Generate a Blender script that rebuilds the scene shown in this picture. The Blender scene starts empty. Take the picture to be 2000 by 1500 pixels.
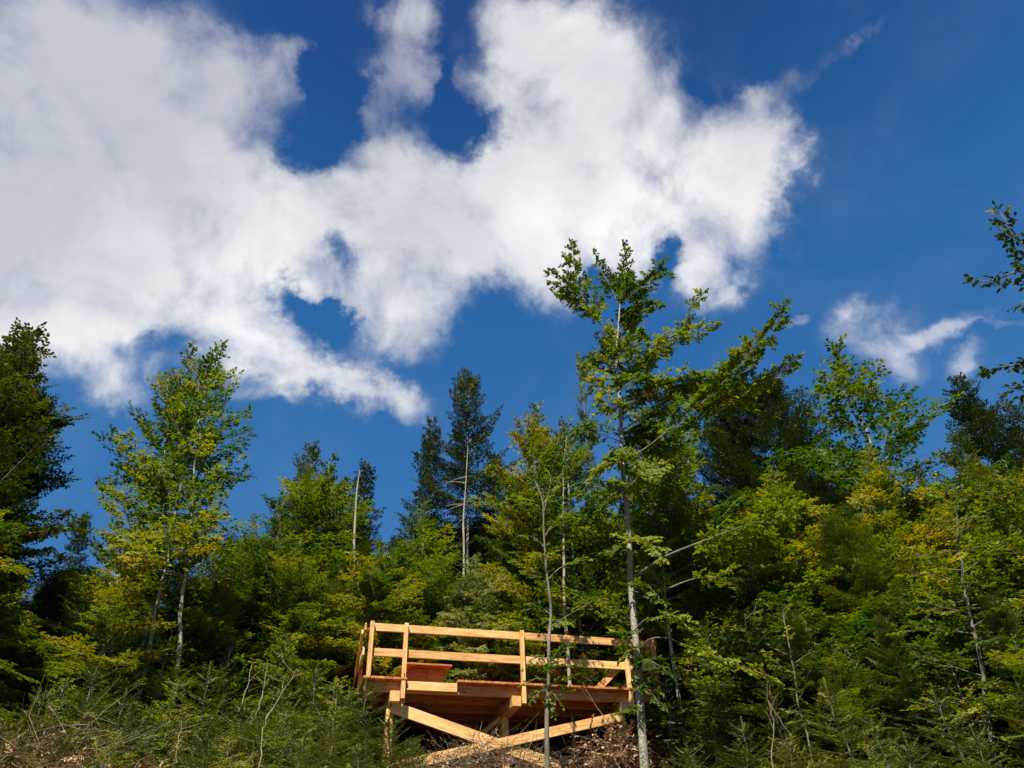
import bpy, math, random
import numpy as np
from mathutils import Vector, Matrix
PI = math.pi
C = bpy.context.scene.collection
sc = bpy.context.scene

# ---------------------------------------------------------------- camera
DECK = 6.17                                    # deck height above the ground where the photographer stands
CAM = np.array([-1.342, -15.853, 1.60])
YAW, PITCH, ROLL = math.radians(-15.96), math.radians(36.91), math.radians(-2.03)
FW = np.array([-math.sin(YAW)*math.cos(PITCH), math.cos(YAW)*math.cos(PITCH), math.sin(PITCH)])
R0 = np.array([math.cos(YAW), math.sin(YAW), 0.0]); U0 = np.cross(R0, FW)
RI = math.cos(ROLL)*R0 + math.sin(ROLL)*U0
UP = -math.sin(ROLL)*R0 + math.cos(ROLL)*U0
cam_d = bpy.data.cameras.new('camera'); cam = bpy.data.objects.new('camera', cam_d); C.objects.link(cam)
M3 = Matrix([[RI[i], UP[i], -FW[i]] for i in range(3)])
cam.matrix_world = Matrix.Translation(Vector(CAM)) @ M3.to_4x4()
cam_d.sensor_width = 36; cam_d.lens = 27.0; cam_d.clip_end = 3000
sc.camera = cam

# ---------------------------------------------------------------- world, sun, exposure
SUN_EL, SUN_AZ = 54, 28                        # azimuth: degrees from straight behind (-Y) towards the left (-X)
w = bpy.data.worlds.new("World"); sc.world = w; w.use_nodes = True
nt = w.node_tree; N = nt.nodes; Lk = nt.links; N.clear()
def nd(t, **k):
    n = N.new(t)
    for a, b in k.items(): setattr(n, a, b)
    return n
def mth(op, a, b=None, clamp=False):
    n = nd('ShaderNodeMath', operation=op); n.use_clamp = clamp
    for i, v in enumerate((a, b)):
        if v is None: continue
        if isinstance(v, (int, float)): n.inputs[i].default_value = v
        else: Lk.new(v, n.inputs[i])
    return n.outputs[0]
def dotc(v, c):
    n = nd('ShaderNodeVectorMath', operation='DOT_PRODUCT'); Lk.new(v, n.inputs[0]); n.inputs[1].default_value = tuple(c)
    return n.outputs['Value']
tc = nd('ShaderNodeTexCoord').outputs['Generated']
sky = nd('ShaderNodeTexSky', sky_type='NISHITA'); sky.sun_disc = False
sky.sun_elevation = math.radians(SUN_EL); sky.sun_rotation = math.radians(180+SUN_AZ)
sky.altitude = 600; sky.air_density = 1.0; sky.dust_density = 0.3; sky.ozone_density = 2.5
hs = nd('ShaderNodeHueSaturation'); hs.inputs['Hue'].default_value = 0.497; hs.inputs['Saturation'].default_value = 1.30; hs.inputs['Value'].default_value = 0.86
Lk.new(sky.outputs[0], hs.inputs['Color'])
sxyz = nd('ShaderNodeSeparateXYZ'); Lk.new(tc, sxyz.inputs[0])
gr = nd('ShaderNodeValToRGB'); Lk.new(sxyz.outputs[2], gr.inputs[0]); ge = gr.color_ramp.elements      # clearer, deeper blue overhead
ge[0].position = 0.15; ge[0].color = (0.34, 0.33, 0.36, 1); ge[1].position = 0.92; ge[1].color = (0.36, 0.34, 0.48, 1)
g5 = ge.new(0.50); g5.color = (0.60, 0.68, 0.72, 1); g6 = ge.new(0.68); g6.color = (0.58, 0.70, 0.76, 1)
gm = nd('ShaderNodeMix', data_type='RGBA', blend_type='MULTIPLY'); gm.inputs['Factor'].default_value = 1; Lk.new(hs.outputs[0], gm.inputs[6]); Lk.new(gr.outputs[0], gm.inputs[7])
gs = nd('ShaderNodeVectorMath', operation='SCALE'); Lk.new(gm.outputs[2], gs.inputs[0]); gs.inputs['Scale'].default_value = 1.50
# cloud bank: ellipses laid out over a patch of the sky (a plane far up the sky, north of the sun), torn by noise
wfac = mth('MAXIMUM', dotc(tc, FW), 0.05)
uu = mth('DIVIDE', dotc(tc, RI), wfac); vv = mth('DIVIDE', dotc(tc, UP), wfac)
cmb = nd('ShaderNodeCombineXYZ'); Lk.new(uu, cmb.inputs[0]); Lk.new(vv, cmb.inputs[1])
nz = nd('ShaderNodeTexNoise'); nz.inputs['Scale'].default_value = 5.0; nz.inputs['Detail'].default_value = 6; nz.inputs['Roughness'].default_value = 0.6
Lk.new(tc, nz.inputs['Vector'])
sub = nd('ShaderNodeVectorMath', operation='SUBTRACT'); Lk.new(nz.outputs['Color'], sub.inputs[0]); sub.inputs[1].default_value = (0.5, 0.5, 0.5)
scl = nd('ShaderNodeVectorMath', operation='SCALE'); Lk.new(sub.outputs[0], scl.inputs[0]); scl.inputs['Scale'].default_value = 0.13
addv = nd('ShaderNodeVectorMath', operation='ADD'); Lk.new(cmb.outputs[0], addv.inputs[0]); Lk.new(scl.outputs[0], addv.inputs[1])
nz2 = nd('ShaderNodeTexNoise'); nz2.inputs['Scale'].default_value = 14; nz2.inputs['Detail'].default_value = 6; nz2.inputs['Roughness'].default_value = 0.65
Lk.new(tc, nz2.inputs['Vector'])
sub2 = nd('ShaderNodeVectorMath', operation='SUBTRACT'); Lk.new(nz2.outputs['Color'], sub2.inputs[0]); sub2.inputs[1].default_value = (0.5, 0.5, 0.5)
scl2 = nd('ShaderNodeVectorMath', operation='SCALE'); Lk.new(sub2.outputs[0], scl2.inputs[0]); scl2.inputs['Scale'].default_value = 0.085
add2 = nd('ShaderNodeVectorMath', operation='ADD'); Lk.new(addv.outputs[0], add2.inputs[0]); Lk.new(scl2.outputs[0], add2.inputs[1])
mz = nd('ShaderNodeVectorMath', operation='MULTIPLY'); Lk.new(add2.outputs[0], mz.inputs[0]); mz.inputs[1].default_value = (1, 1, 0)
# (x, y, rx, ry, turn, weight)
BL = [(90,330,330,330,0,1.3),(90,60,330,200,0,1.3),(330,180,250,170,-25,1.1),(500,120,100,80,0,.8),(330,420,300,240,0,1.2),(120,600,240,130,8,1.1),
 (60,560,260,170,0,1.0),(230,700,100,95,0,.75),(470,560,170,130,20,.9),(430,650,190,70,0,.8),(560,420,150,140,0,.9),(560,700,150,50,-12,.75),(660,740,150,55,-18,.75),(740,790,110,50,-10,.85),(680,740,120,40,-15,.5),(240,760,90,40,0,.5),
 (770,90,95,140,0,.9),(790,20,60,60,0,.7),(745,250,70,80,0,.5),(690,330,130,80,0,.95),(840,400,260,150,0,1.3),(790,540,190,120,0,1.1),(770,640,120,70,0,.85),(700,430,150,90,0,.8),
 (1060,190,200,230,10,1.3),(1110,50,120,110,0,1.0),(1010,110,90,110,0,.7),(1040,380,230,150,0,1.2),(1240,170,150,180,30,1.1),(1150,350,150,130,0,1.0),(1000,500,150,70,0,.8),(1070,540,90,70,0,.8),
 (1380,300,180,130,10,1.2),(1470,300,120,130,0,1.1),(1500,400,60,110,10,.7),(1400,450,130,110,0,1.0),(1390,540,75,70,0,1.0),(1530,300,60,90,0,.6),(560,90,40,50,0,.6),(1240,440,120,90,0,.9),(1220,500,90,40,0,.6),
 (925,245,70,55,20,-1.2),(880,190,35,70,20,-.8),(595,300,65,60,0,-1.0),(640,190,75,90,-20,-.9),(690,250,60,30,-30,-.6),(600,120,40,100,0,-.5),(660,490,38,50,0,-.8),(600,600,85,45,-35,-1.0),(540,570,45,30,0,-.5),(930,620,110,80,0,-.5),(1130,440,70,50,0,-.35),(1320,500,35,45,0,-.9),(1350,250,60,45,-20,-.45),
 (240,680,60,35,0,-.75),(310,665,50,30,10,-.5),(1180,540,80,60,0,-.5),(850,130,20,100,0,-.4),
 (1570,150,130,34,20,.58),(1690,80,70,20,50,.5),(700,10,60,30,0,.5),(960,20,70,50,0,.5),(1700,670,120,70,20,.62),(1720,730,90,50,0,.5),(1850,665,140,30,18,.48),(1960,650,90,12,8,.33),(1540,650,45,18,35,.42),(1480,200,80,40,0,.3),
 (520,750,60,25,0,.4),(120,1200,200,60,0,.8),(210,1170,60,60,0,.6),(480,1240,160,50,0,.4),(1900,720,60,25,20,.3)]
acc = None
for (x, y, rx, ry, t, wt) in BL:
    mp = nd('ShaderNodeMapping', vector_type='TEXTURE'); Lk.new(mz.outputs[0], mp.inputs['Vector'])
    mp.inputs['Location'].default_value = ((x-1000)/1500, (750-y)/1500, 0)
    mp.inputs['Rotation'].default_value = (0, 0, math.radians(t)); mp.inputs['Scale'].default_value = (rx/1500*1.25, ry/1500*1.25, 1)
    ln = nd('ShaderNodeVectorMath', operation='LENGTH'); Lk.new(mp.outputs[0], ln.inputs[0])
    mr = nd('ShaderNodeMapRange', interpolation_type='SMOOTHSTEP'); Lk.new(ln.outputs['Value'], mr.inputs['Value'])
    mr.inputs['From Min'].default_value = 1.0; mr.inputs['From Max'].default_value = 0.15; mr.inputs['To Min'].default_value = 0; mr.inputs['To Max'].default_value = wt
    acc = mr.outputs[0] if acc is None else mth('ADD', acc, mr.outputs[0])
fn = nd('ShaderNodeTexNoise'); fn.inputs['Scale'].default_value = 9.0; fn.inputs['Detail'].default_value = 12; fn.inputs['Roughness'].default_value = 0.58; fn.inputs['Distortion'].default_value = 0.35
Lk.new(tc, fn.inputs['Vector'])
nf = mth('MULTIPLY', mth('SUBTRACT', fn.outputs['Fac'], 0.5), 3.6)
nf = mth('MULTIPLY', nf, mth('ADD', mth('MULTIPLY', acc, 2.2, True), 0.18))
front = nd('ShaderNodeMapRange'); Lk.new(dotc(tc, FW), front.inputs['Value']); front.inputs['From Min'].default_value = 0.3; front.inputs['From Max'].default_value = 0.45
acc = mth('MULTIPLY', mth('MINIMUM', mth('MAXIMUM', acc, -0.5), 2.0), front.outputs[0])
dens = nd('ShaderNodeMapRange', interpolation_type='SMOOTHSTEP'); Lk.new(mth('ADD', acc, nf), dens.inputs['Value'])
dens.inputs['From Min'].default_value = -0.1; dens.inputs['From Max'].default_value = 2.05
# cloud colour: bright where the sun reaches, grey in the thick upper left
sn = nd('ShaderNodeTexNoise'); sn.inputs['Scale'].default_value = 4.2; sn.inputs['Detail'].default_value = 6; sn.inputs['Roughness'].default_value = 0.5
Lk.new(tc, sn.inputs['Vector'])
fo = nd('ShaderNodeVectorMath', operation='ADD'); Lk.new(tc, fo.inputs[0]); fo.inputs[1].default_value = (-0.02, -0.015, 0.02)
f2 = nd('ShaderNodeTexNoise'); f2.inputs['Scale'].default_value = 9.0; f2.inputs['Detail'].default_value = 5; f2.inputs['Roughness'].default_value = 0.6; f2.inputs['Distortion'].default_value = 0.35
Lk.new(fo.outputs[0], f2.inputs['Vector'])
f3 = nd('ShaderNodeTexNoise'); f3.inputs['Scale'].default_value = 9.0; f3.inputs['Detail'].default_value = 5; f3.inputs['Roughness'].default_value = 0.6; f3.inputs['Distortion'].default_value = 0.35
Lk.new(tc, f3.inputs['Vector'])
relief = mth('MULTIPLY', mth('SUBTRACT', f3.outputs['Fac'], f2.outputs['Fac']), 0.45)
sh = mth('ADD', mth('MULTIPLY', mth('SUBTRACT', sn.outputs['Fac'], 0.5), 2.1), mth('ADD', mth('MULTIPLY', vv, -0.95), mth('MULTIPLY', uu, 0.35)))
sh = mth('ADD', sh, relief)
cr = nd('ShaderNodeValToRGB'); Lk.new(mth('ADD', sh, 0.68), cr.inputs[0])
e = cr.color_ramp.elements; e[0].position = 0.0; e[0].color = (3.5, 3.65, 4.1, 1); e[1].position = 1.0; e[1].color = (6.6, 6.55, 6.55, 1)
m = cr.color_ramp.elements.new(0.45); m.color = (4.75, 4.85, 5.1, 1)
mx = nd('ShaderNodeMix', data_type='RGBA'); Lk.new(dens.outputs[0], mx.inputs['Factor']); Lk.new(gs.outputs[0], mx.inputs[6]); Lk.new(cr.outputs[0], mx.inputs[7])
w.cycles.sampling_method = 'MANUAL'; w.cycles.sample_map_resolution = 512
bg = nd('ShaderNodeBackground'); bg.inputs['Strength'].default_value = 0.075; Lk.new(mx.outputs[2], bg.inputs['Color'])
wo = nd('ShaderNodeOutputWorld'); Lk.new(bg.outputs[0], wo.inputs['Surface'])

sd = bpy.data.lights.new('sun', 'SUN'); sd.energy = 4.6; sd.angle = math.radians(0.53); sd.color = (1.0, 0.93, 0.80)
so = bpy.data.objects.new('sun', sd); C.objects.link(so)
S = Vector((-math.sin(math.radians(SUN_AZ))*math.cos(math.radians(SUN_EL)), -math.cos(math.radians(SUN_AZ))*math.cos(math.radians(SUN_EL)), math.sin(math.radians(SUN_EL))))
so.rotation_euler = S.to_track_quat('Z', 'Y').to_euler()
vs = sc.view_settings; vs.view_transform = 'Standard'; vs.look = 'None'; vs.exposure = 1.08; vs.gamma = 1
sc.cycles.max_bounces = 6; sc.cycles.transmission_bounces = 3; sc.cycles.diffuse_bounces = 3; sc.cycles.glossy_bounces = 2

# ---------------------------------------------------------------- helpers
def ground(x, y):
    x = np.asarray(x, float); y = np.asarray(y, float)
    a = np.clip((y+16.5)/16.5, 0, 1.12)
    z = 4.25*a + np.clip(y-2, 0, 60)*0.10
    z = z + 0.25*np.sin(x*0.5+1.3)*np.cos(y*0.37) * np.clip((y+14)/6, 0, 1) + 0.05*np.sin(x*2.1)*np.sin(y*1.7)
    return z
def ray(px, py):
    d = FW + RI*(px-1000)/1500 + UP*(750-py)/1500
    return d
def at(px, py, D):
    """the point at horizontal distance D seen at this place of the photo"""
    d = ray(px, py); return CAM + d*(D/math.hypot(d[0], d[1]))
def tag(o, label=None, cat=None, group=None, kind=None):
    if label: o['label'] = label
    if cat: o['category'] = cat
    if group: o['group'] = group
    if kind: o['kind'] = kind
    return o
def empty(name, loc, label, cat, group=None, rz=0):
    o = bpy.data.objects.new(name, None); C.objects.link(o); o.location = loc; o.rotation_euler = (0, 0, rz); o.empty_display_size = .3
    return tag(o, label, cat, group)
def link(name, me, mat=None, parent=None):
    o = bpy.data.objects.new(name, me); C.objects.link(o)
    if mat is not None and not me.materials: me.materials.append(mat)
    if parent: o.parent = parent
    return o
def npmesh(name, V, F, tint=None, smooth=False):
    """V (n,3), F list of (k,m) index arrays"""
    me = bpy.data.meshes.new(name)
    V = np.asarray(V, np.float32); me.vertices.add(len(V)); me.vertices.foreach_set('co', V.ravel())
    li = np.concatenate([f.ravel() for f in F]).astype(np.int32)
    tot = np.concatenate([np.full(len(f), f.shape[1]) for f in F]).astype(np.int32)
    st = np.concatenate([[0], np.cumsum(tot)[:-1]]).astype(np.int32)
    me.loops.add(len(li)); me.loops.foreach_set('vertex_index', li)
    me.polygons.add(len(tot)); me.polygons.foreach_set('loop_start', st); me.polygons.foreach_set('loop_total', tot)
    if smooth: me.polygons.foreach_set('use_smooth', np.ones(len(tot), bool))
    if tint is not None:
        a = me.attributes.new('tint', 'FLOAT', 'POINT'); a.data.foreach_set('value', np.asarray(tint, np.float32))
    me.update(calc_edges=True)
    return me
class Tubes:
    def __init__(s): s.V = []; s.F = []; s.n = 0
    def add(s, P, r, k=6, cap=True):
        P = np.asarray(P, float); n = len(P); r = np.broadcast_to(np.asarray(r, float), (n,))
        T = np.gradient(P, axis=0); T /= np.linalg.norm(T, axis=1)[:, None]+1e-9
        ref = np.array([0, 0, 1.]) if abs(T[0][2]) < .9 else np.array([1., 0, 0])
        A = np.cross(T, ref); A /= np.linalg.norm(A, axis=1)[:, None]+1e-9; B = np.cross(T, A)
        th = np.arange(k)*2*PI/k
        ring = P[:, None]+r[:, None, None]*(A[:, None]*np.cos(th)[None, :, None]+B[:, None]*np.sin(th)[None, :, None])
        s.V.append(ring.reshape(-1, 3))
        i = (np.arange(n-1)[:, None]*k+np.arange(k)[None]).ravel(); j = (np.arange(n-1)[:, None]*k+(np.arange(k)[None]+1) % k).ravel()
        s.F.append(np.stack([i, j, j+k, i+k], 1)+s.n)
        s.n += n*k
    def mesh(s, name): return npmesh(name, np.concatenate(s.V), [np.concatenate(s.F)], smooth=True)
def nrm(v): return v/(np.linalg.norm(v)+1e-9)
def smoothpoly(P, n):
    """Catmull-Rom through the points"""
    P = np.asarray(P, float); m = len(P)
    Q = np.vstack([2*P[0]-P[1], P, 2*P[-1]-P[-2]]); out = []
    for t in np.linspace(0, m-1-1e-6, n):
        i = int(t); u = t-i; a, b, c, d = Q[i], Q[i+1], Q[i+2], Q[i+3]
        out.append(.5*((2*b)+(-a+c)*u+(2*a-5*b+4*c-d)*u*u+(-a+3*b-3*c+d)*u**3))
    return np.array(out)

class Leaves:
    """collects twigs (segments carrying leaves or needles) and turns them into one mesh"""
    def __init__(s): s.seg = []
    def twig(s, p, d, L, n, tint): s.seg.append((*p, *d, L, *n, tint))
    def mesh(s, name, rng, step, ll, lw, ang, six=False, jit=.35, fold=.25, droop=.15, rows=1, taper=True):
        G = np.array(s.seg); L = G[:, 6]; cnt = np.maximum(2, (L/step).astype(int))
        idx = np.repeat(np.arange(len(G)), cnt); k = np.concatenate([np.arange(c) for c in cnt]); c = cnt[idx]
        P0, Dd, Ln, Nn, ti = G[idx, 0:3], G[idx, 3:6], L[idx], G[idx, 7:10], G[idx, 10]
        if rows > 1:
            P0, Dd, Nn = [np.tile(a, (rows, 1)) for a in (P0, Dd, Nn)]; Ln, ti, k, c = [np.tile(a, rows) for a in (Ln, ti, k, c)]
            rw = np.repeat(np.arange(rows), len(idx))
        m = len(P0); t = (k+rng.random(m)*.6)/c
        P = P0+Dd*(Ln*t)[:, None]; P[:, 2] -= (t**2)*Ln*droop*.5
        Sd = np.cross(Dd, Nn); Sd /= np.linalg.norm(Sd, axis=1)[:, None]+1e-9
        if rows > 1:
            th = rw*2*PI/rows+rng.normal(0, .35, m)+PI*.5/rows
            Sd2 = Sd*np.cos(th)[:, None]+Nn*np.sin(th)[:, None]*0.8; sg = np.ones(m)
        else:
            Sd2 = Sd; sg = np.where(k % 2 == 0, 1., -1.)
        last = (k == c-1)
        a = np.where(last, .1, ang)+rng.normal(0, .25, m)
        A = Dd*np.cos(a)[:, None]+Sd2*(np.sin(a)*sg)[:, None]; A += rng.normal(0, jit*.5, (m, 3)); A[:, 2] -= droop
        A /= np.linalg.norm(A, axis=1)[:, None]
        Nv = Nn+rng.normal(0, jit, (m, 3)); W = np.cross(A, Nv); W /= np.linalg.norm(W, axis=1)[:, None]+1e-9; Nf = np.cross(W, A)
        s1 = (.7+.55*rng.random(m)); l = (ll*s1)[:, None]; wd = (lw*s1)[:, None]/2
        tn = np.clip(ti+rng.normal(0, .13, m), 0, 1)
        if six:
            V = np.stack([P, P+A*l*.3+W*wd*.9+Nf*wd*fold, P+A*l*.68+W*wd*.8+Nf*wd*fold*.6, P+A*l-Nf*l*.08, P+A*l*.68-W*wd*.8+Nf*wd*fold*.6, P+A*l*.3-W*wd*.9+Nf*wd*fold], 1)
            o = np.arange(m)[:, None]*6; F = [np.concatenate([o+np.array([0, 1, 2, 3]), o+np.array([0, 3, 4, 5])])]; kk = 6
        else:
            V = np.stack([P, P+A*l*.45+W*wd+Nf*wd*fold, P+A*l, P+A*l*.45-W*wd+Nf*wd*fold], 1)
            o = np.arange(m)[:, None]*4; F = [np.concatenate([o+np.array([0, 1, 2]), o+np.array([0, 2, 3])])]; kk = 4
        return npmesh(name, V.reshape(-1, 3), F, np.repeat(tn, kk))

def limb_sprays(P, r0, r1, rng, Lv, Tb, s0=.15, ds=.13, tw=.75, sub=.30, thin=.006, tint=None, a1=.85, lift=0.0, density=1., k=6, wob=.18):
    """a broadleaf limb: bark tube, flat layered side twigs alternating left and right, leaves on them"""
    P = np.asarray(P, float); seg = np.linalg.norm(np.diff(P, axis=0), axis=1); cs = np.concatenate([[0], np.cumsum(seg)]); L = cs[-1]
    if Tb is not None: Tb.add(P, np.linspace(r0, r1, len(P)), k)
    base = rng.random() if tint is None else tint
    s = s0*L; sg = 1 if rng.random() < .5 else -1
    while s < L:
        i = min(np.searchsorted(cs, s, side='right')-1, len(seg)-1); u = (s-cs[i])/seg[i]
        p = P[i]*(1-u)+P[i+1]*u; t = nrm(P[i+1]-P[i]); f = s/L
        side = np.cross(t, [0, 0, 1.]); side = nrm(side) if np.linalg.norm(side) > .25 else nrm(np.array([rng.normal(), rng.normal(), 0]))
        if abs(t[2]) > .8:                                # steep shoots carry twigs all round
            th = rng.random()*2*PI; side = nrm(np.array([math.cos(th), math.sin(th), 0]))
        n = nrm(np.cross(side, t)); n = n if n[2] > 0 else -n
        n = nrm(n+rng.normal(0, wob, 3)+np.array([0, 0, .5]))
        tl = tw*(1-.62*f)*(.55+.75*rng.random())*min(1, L/1.4)
        a = a1*(.8+.4*rng.random())
        d = nrm(t*math.cos(a)+side*sg*math.sin(a)+n*rng.normal(lift, wob*.6))
        if rng.random() < density:
            tt = np.clip(base+rng.normal(0, .15), 0, 1)
            bend = nrm(d+t*.35)
            q = p+d*tl*.5; q2 = q+bend*tl*.5
            if Tb is not None and thin > 0: Tb.add([p, q, q2], [thin, thin*.6, thin*.25], 3)
            Lv.twig(p+d*tl*.12, d, tl*.4, n, tt); Lv.twig(q, bend, tl*.5, n, tt)
            ns = int(tl/.13); g = 1
            for j in range(ns):
                v = (j+.7)/(ns+.3); b = p+(q-p)*2*v if v < .5 else q+(q2-q)*2*(v-.5)
                sd2 = nrm(np.cross(d, n)); dd = nrm(d*.7+sd2*g*.75+n*rng.normal(0, .12)); l2 = sub*(1.1-v*.7)*(.5+.8*rng.random())*min(1, tl/.4)
                if l2 > .05: Lv.twig(b, dd, l2, n, tt)
                g = -g
        sg = -sg; s += ds*(.7+.6*rng.random())
    Lv.twig(P[-1], nrm(P[-1]-P[-2]), .15, np.array([0, 0, 1.]), base)

def grow_broadleaf(seed, H, R, h0, nl, up=(.25, 1.1), ds=.14, tw=.75, r=.07, lean=.3, gap=.1, dens=1., shape=.75):
    rng = np.random.default_rng(seed); Lv = Leaves(); Tb = Tubes()
    n = 14; hz = np.linspace(0, H, n); wx = np.cumsum(rng.normal(0, lean*.06, n)); wy = np.cumsum(rng.normal(0, lean*.06, n)); wx -= wx[0]; wy -= wy[0]
    TP = np.stack([wx, wy, hz], 1)+0.; rad = r*(1-hz/H)**.75+.008
    TP[0, 2] -= .3
    Tb.add(TP, rad, 8)
    az = rng.random()*6
    for i in range(nl):
        f = ((i+.5*rng.random())/nl); h = h0+(H-h0)*f**.95
        if rng.random() < gap: continue
        az += 2.4+rng.normal(0, .5)
        g = (h-h0)/(H-h0)
        L = R*(math.sin(PI*min(1, (g*.8+.22)))**.6)*(.6+.6*rng.random())*(1-.35*g); L = max(L*(1-g)**(.25) if g > .8 else L, .35)
        e = up[0]+(up[1]-up[0])*g+rng.normal(0, .12)
        p = np.array([np.interp(h, hz, TP[:, 0]), np.interp(h, hz, TP[:, 1]), h]); pts = [p.copy()]
        a2 = az
        for s in range(6):
            p = p+np.array([math.cos(a2)*math.cos(e), math.sin(a2)*math.cos(e), math.sin(e)])*L/6
            a2 += rng.normal(0, .12); e += rng.normal(-.03, .09); pts.append(p.copy())
        limb_sprays(pts, max(.012, np.interp(h, hz, rad)*.45), .004, rng, Lv, Tb, .12, ds, tw, .30, .005, None, density=dens, k=5)
    # leader
    limb_sprays(TP[-3:], .012, .004, rng, Lv, Tb, 0, ds*.6, .45, .2, .004, None)
    return Tb, Lv, rng

def grow_conifer(seed, H, R, h0, wh=.38, nb=6, expo=.85, top_up=.7, low=-.15, tw=.42, r=.10, irr=.35, inter=True, nstep=.055, droop=0., dead=0., tws=.085):
    rng = np.random.default_rng(seed); Lv = Leaves(); Tb = Tubes()
    n = 10; hz = np.linspace(0, H, n); wx = np.cumsum(rng.normal(0, .025, n)); wy = np.cumsum(rng.normal(0, .025, n)); wx -= wx[0]; wy -= wy[0]
    TP = np.stack([wx, wy, hz], 1); TP[0, 2] -= .3
    Tb.add(TP, r*(1-hz/H)**.8+.006, 8)
    h = h0*.4 if dead else h0
    while h < H-.12:
        g = h/H; f = max(0, (h-h0)/(H-h0)); isd = h < h0
        whl = nb if rng.random() < .8 else nb-1
        a0 = rng.random()*6.28
        for j in range(whl+(3 if inter else 0)):
            small = j >= whl
            L = (R*(1-f)**expo+.12)*(1+rng.normal(0, irr*.6)); L = max(.12, L)
            if small: L *= .5
            hh = h+(rng.random()*wh if small else rng.normal(0, .04)); az = a0+j*6.28/whl+rng.normal(0, .25)
            if hh > H-.1: continue
            e = low+(top_up-low)*f**1.3+rng.normal(0, .1)
            p = np.array([np.interp(hh, hz, TP[:, 0]), np.interp(hh, hz, TP[:, 1]), hh]); pts = [p.copy()]; ee = e
            for s in range(5):
                p = p+np.array([math.cos(az)*math.cos(ee), math.sin(az)*math.cos(ee), math.sin(ee)])*L/5
                ee += .06-droop*.1+rng.normal(0, .04); az += rng.normal(0, .05); pts.append(p.copy())
            if isd:
                if rng.random() < dead: Tb.add(np.array(pts)[:4], [.012, .009, .006, .003], 3)
                continue
            P = np.array(pts); Tb.add(P, np.linspace(.006+.008*L, .003, 6), 4)
            side0 = nrm(np.cross(P[-1]-P[0], [0, 0, 1.])); n0 = nrm(np.cross(side0, P[-1]-P[0])); n0 = n0 if n0[2] > 0 else -n0
            s = .10*L; sg = 1; ti = np.clip(.5+rng.normal(0, .2), 0, 1)
            while s < L:
                q = s/L; i = min(int(q*5), 4); u = q*5-i; b = P[i]*(1-u)+P[i+1]*u; t = nrm(P[i+1]-P[i])
                tl = (tw*min(1, L/.9)*(1-q)**.7*(.7+.5*rng.random())+.05)*min(1, .35+q*3)
                nn = nrm(n0+rng.normal(0, .2, 3)); d = nrm(t*.6+side0*sg*.8+np.array([0, 0, -droop*.6+rng.normal(0, .1)]))
                tt = np.clip(ti+.35*(q-.5)+rng.normal(0, .08), 0, 1)
                Lv.twig(b, d, tl, nn, tt)
                if tl > .16:
                    k2 = int(tl/.09)
                    for j2 in range(k2):
                        v = (j2+.6)/k2; l3 = tl*.42*(1-v)+.04
                        for g2 in (1, -1):
                            sd = np.cross(d, nn); Lv.twig(b+d*tl*v, nrm(d*.65+sd*g2*.75+np.array([0, 0, -droop*.5])), l3, nn, tt)
                sg = -sg; s += tws*(.7+.6*rng.random())
            for a_ in range(1, 5): Lv.twig(P[a_], nrm(P[a_+1]-P[a_]), L/5+.02, n0, ti)
            Lv.twig(P[5]-(P[5]-P[4])*.3, nrm(P[5]-P[4]), .1, n0, ti+.15)
        h += wh*(.75+.5*rng.random())*(1 if f < .8 else .7)
    Lv.twig(TP[-1]-np.array([0, 0, .35]), np.array([0, 0, 1.]), .45, np.array([1., 0, 0]), .6)
    return Tb, Lv, rng

# ---------------------------------------------------------------- materials
def mat(name): 
    m = bpy.data.materials.new(name); m.use_nodes = True; t = m.node_tree; t.nodes.clear(); return m, t
def node(t, ty, ins=None, **k):
    n = t.nodes.new(ty)
    for a, b in k.items(): setattr(n, a, b)
    for a, b in (ins or {}).items():
        if hasattr(b, 'is_output') or isinstance(b, bpy.types.NodeSocket): t.links.new(b, n.inputs[a])
        else: n.inputs[a].default_value = b
    return n
def ramp(t, fac, stops):
    n = t.nodes.new('ShaderNodeValToRGB'); t.links.new(fac, n.inputs[0]); e = n.color_ramp.elements
    e[0].position, e[0].color = stops[0][0], (*stops[0][1], 1); e[1].position, e[1].color = stops[-1][0], (*stops[-1][1], 1)
    for p, c in stops[1:-1]: q = e.new(p); q.color = (*c, 1)
    return n.outputs[0]
def foliage(name, cols, trans=.42, rough=.6, spec=.16, big=.6):
    m, t = mat(name)
    at_ = node(t, 'ShaderNodeAttribute', attribute_name='tint'); oi = node(t, 'ShaderNodeObjectInfo'); co = node(t, 'ShaderNodeTexCoord')
    nz = node(t, 'ShaderNodeTexNoise', {'Vector': co.outputs['Object'], 'Scale': big, 'Detail': 3.})
    a = node(t, 'ShaderNodeMath', {0: nz.outputs['Fac'], 1: .5}, operation='SUBTRACT')
    b = node(t, 'ShaderNodeMath', {0: a.outputs[0], 1: 1.3, 2: at_.outputs['Fac']}, operation='MULTIPLY_ADD')
    c = node(t, 'ShaderNodeMath', {0: oi.outputs['Random'], 1: .30, 2: b.outputs[0]}, operation='MULTIPLY_ADD')
    c2 = node(t, 'ShaderNodeMath', {0: c.outputs[0], 1: .15}, operation='SUBTRACT')
    col = ramp(t, c2.outputs[0], cols)
    p = node(t, 'ShaderNodeBsdfPrincipled', {'Base Color': col, 'Roughness': rough, 'Specular IOR Level': spec})
    hs = node(t, 'ShaderNodeHueSaturation', {'Hue': .49, 'Saturation': 1.15, 'Value': 1.25, 'Color': col})
    tr = node(t, 'ShaderNodeBsdfTranslucent', {'Color': hs.outputs[0]})
    mxx = node(t, 'ShaderNodeMixShader', {0: trans}); t.links.new(p.outputs[0], mxx.inputs[1]); t.links.new(tr.outputs[0], mxx.inputs[2])
    o = node(t, 'ShaderNodeOutputMaterial'); t.links.new(mxx.outputs[0], o.inputs[0]); return m
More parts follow.
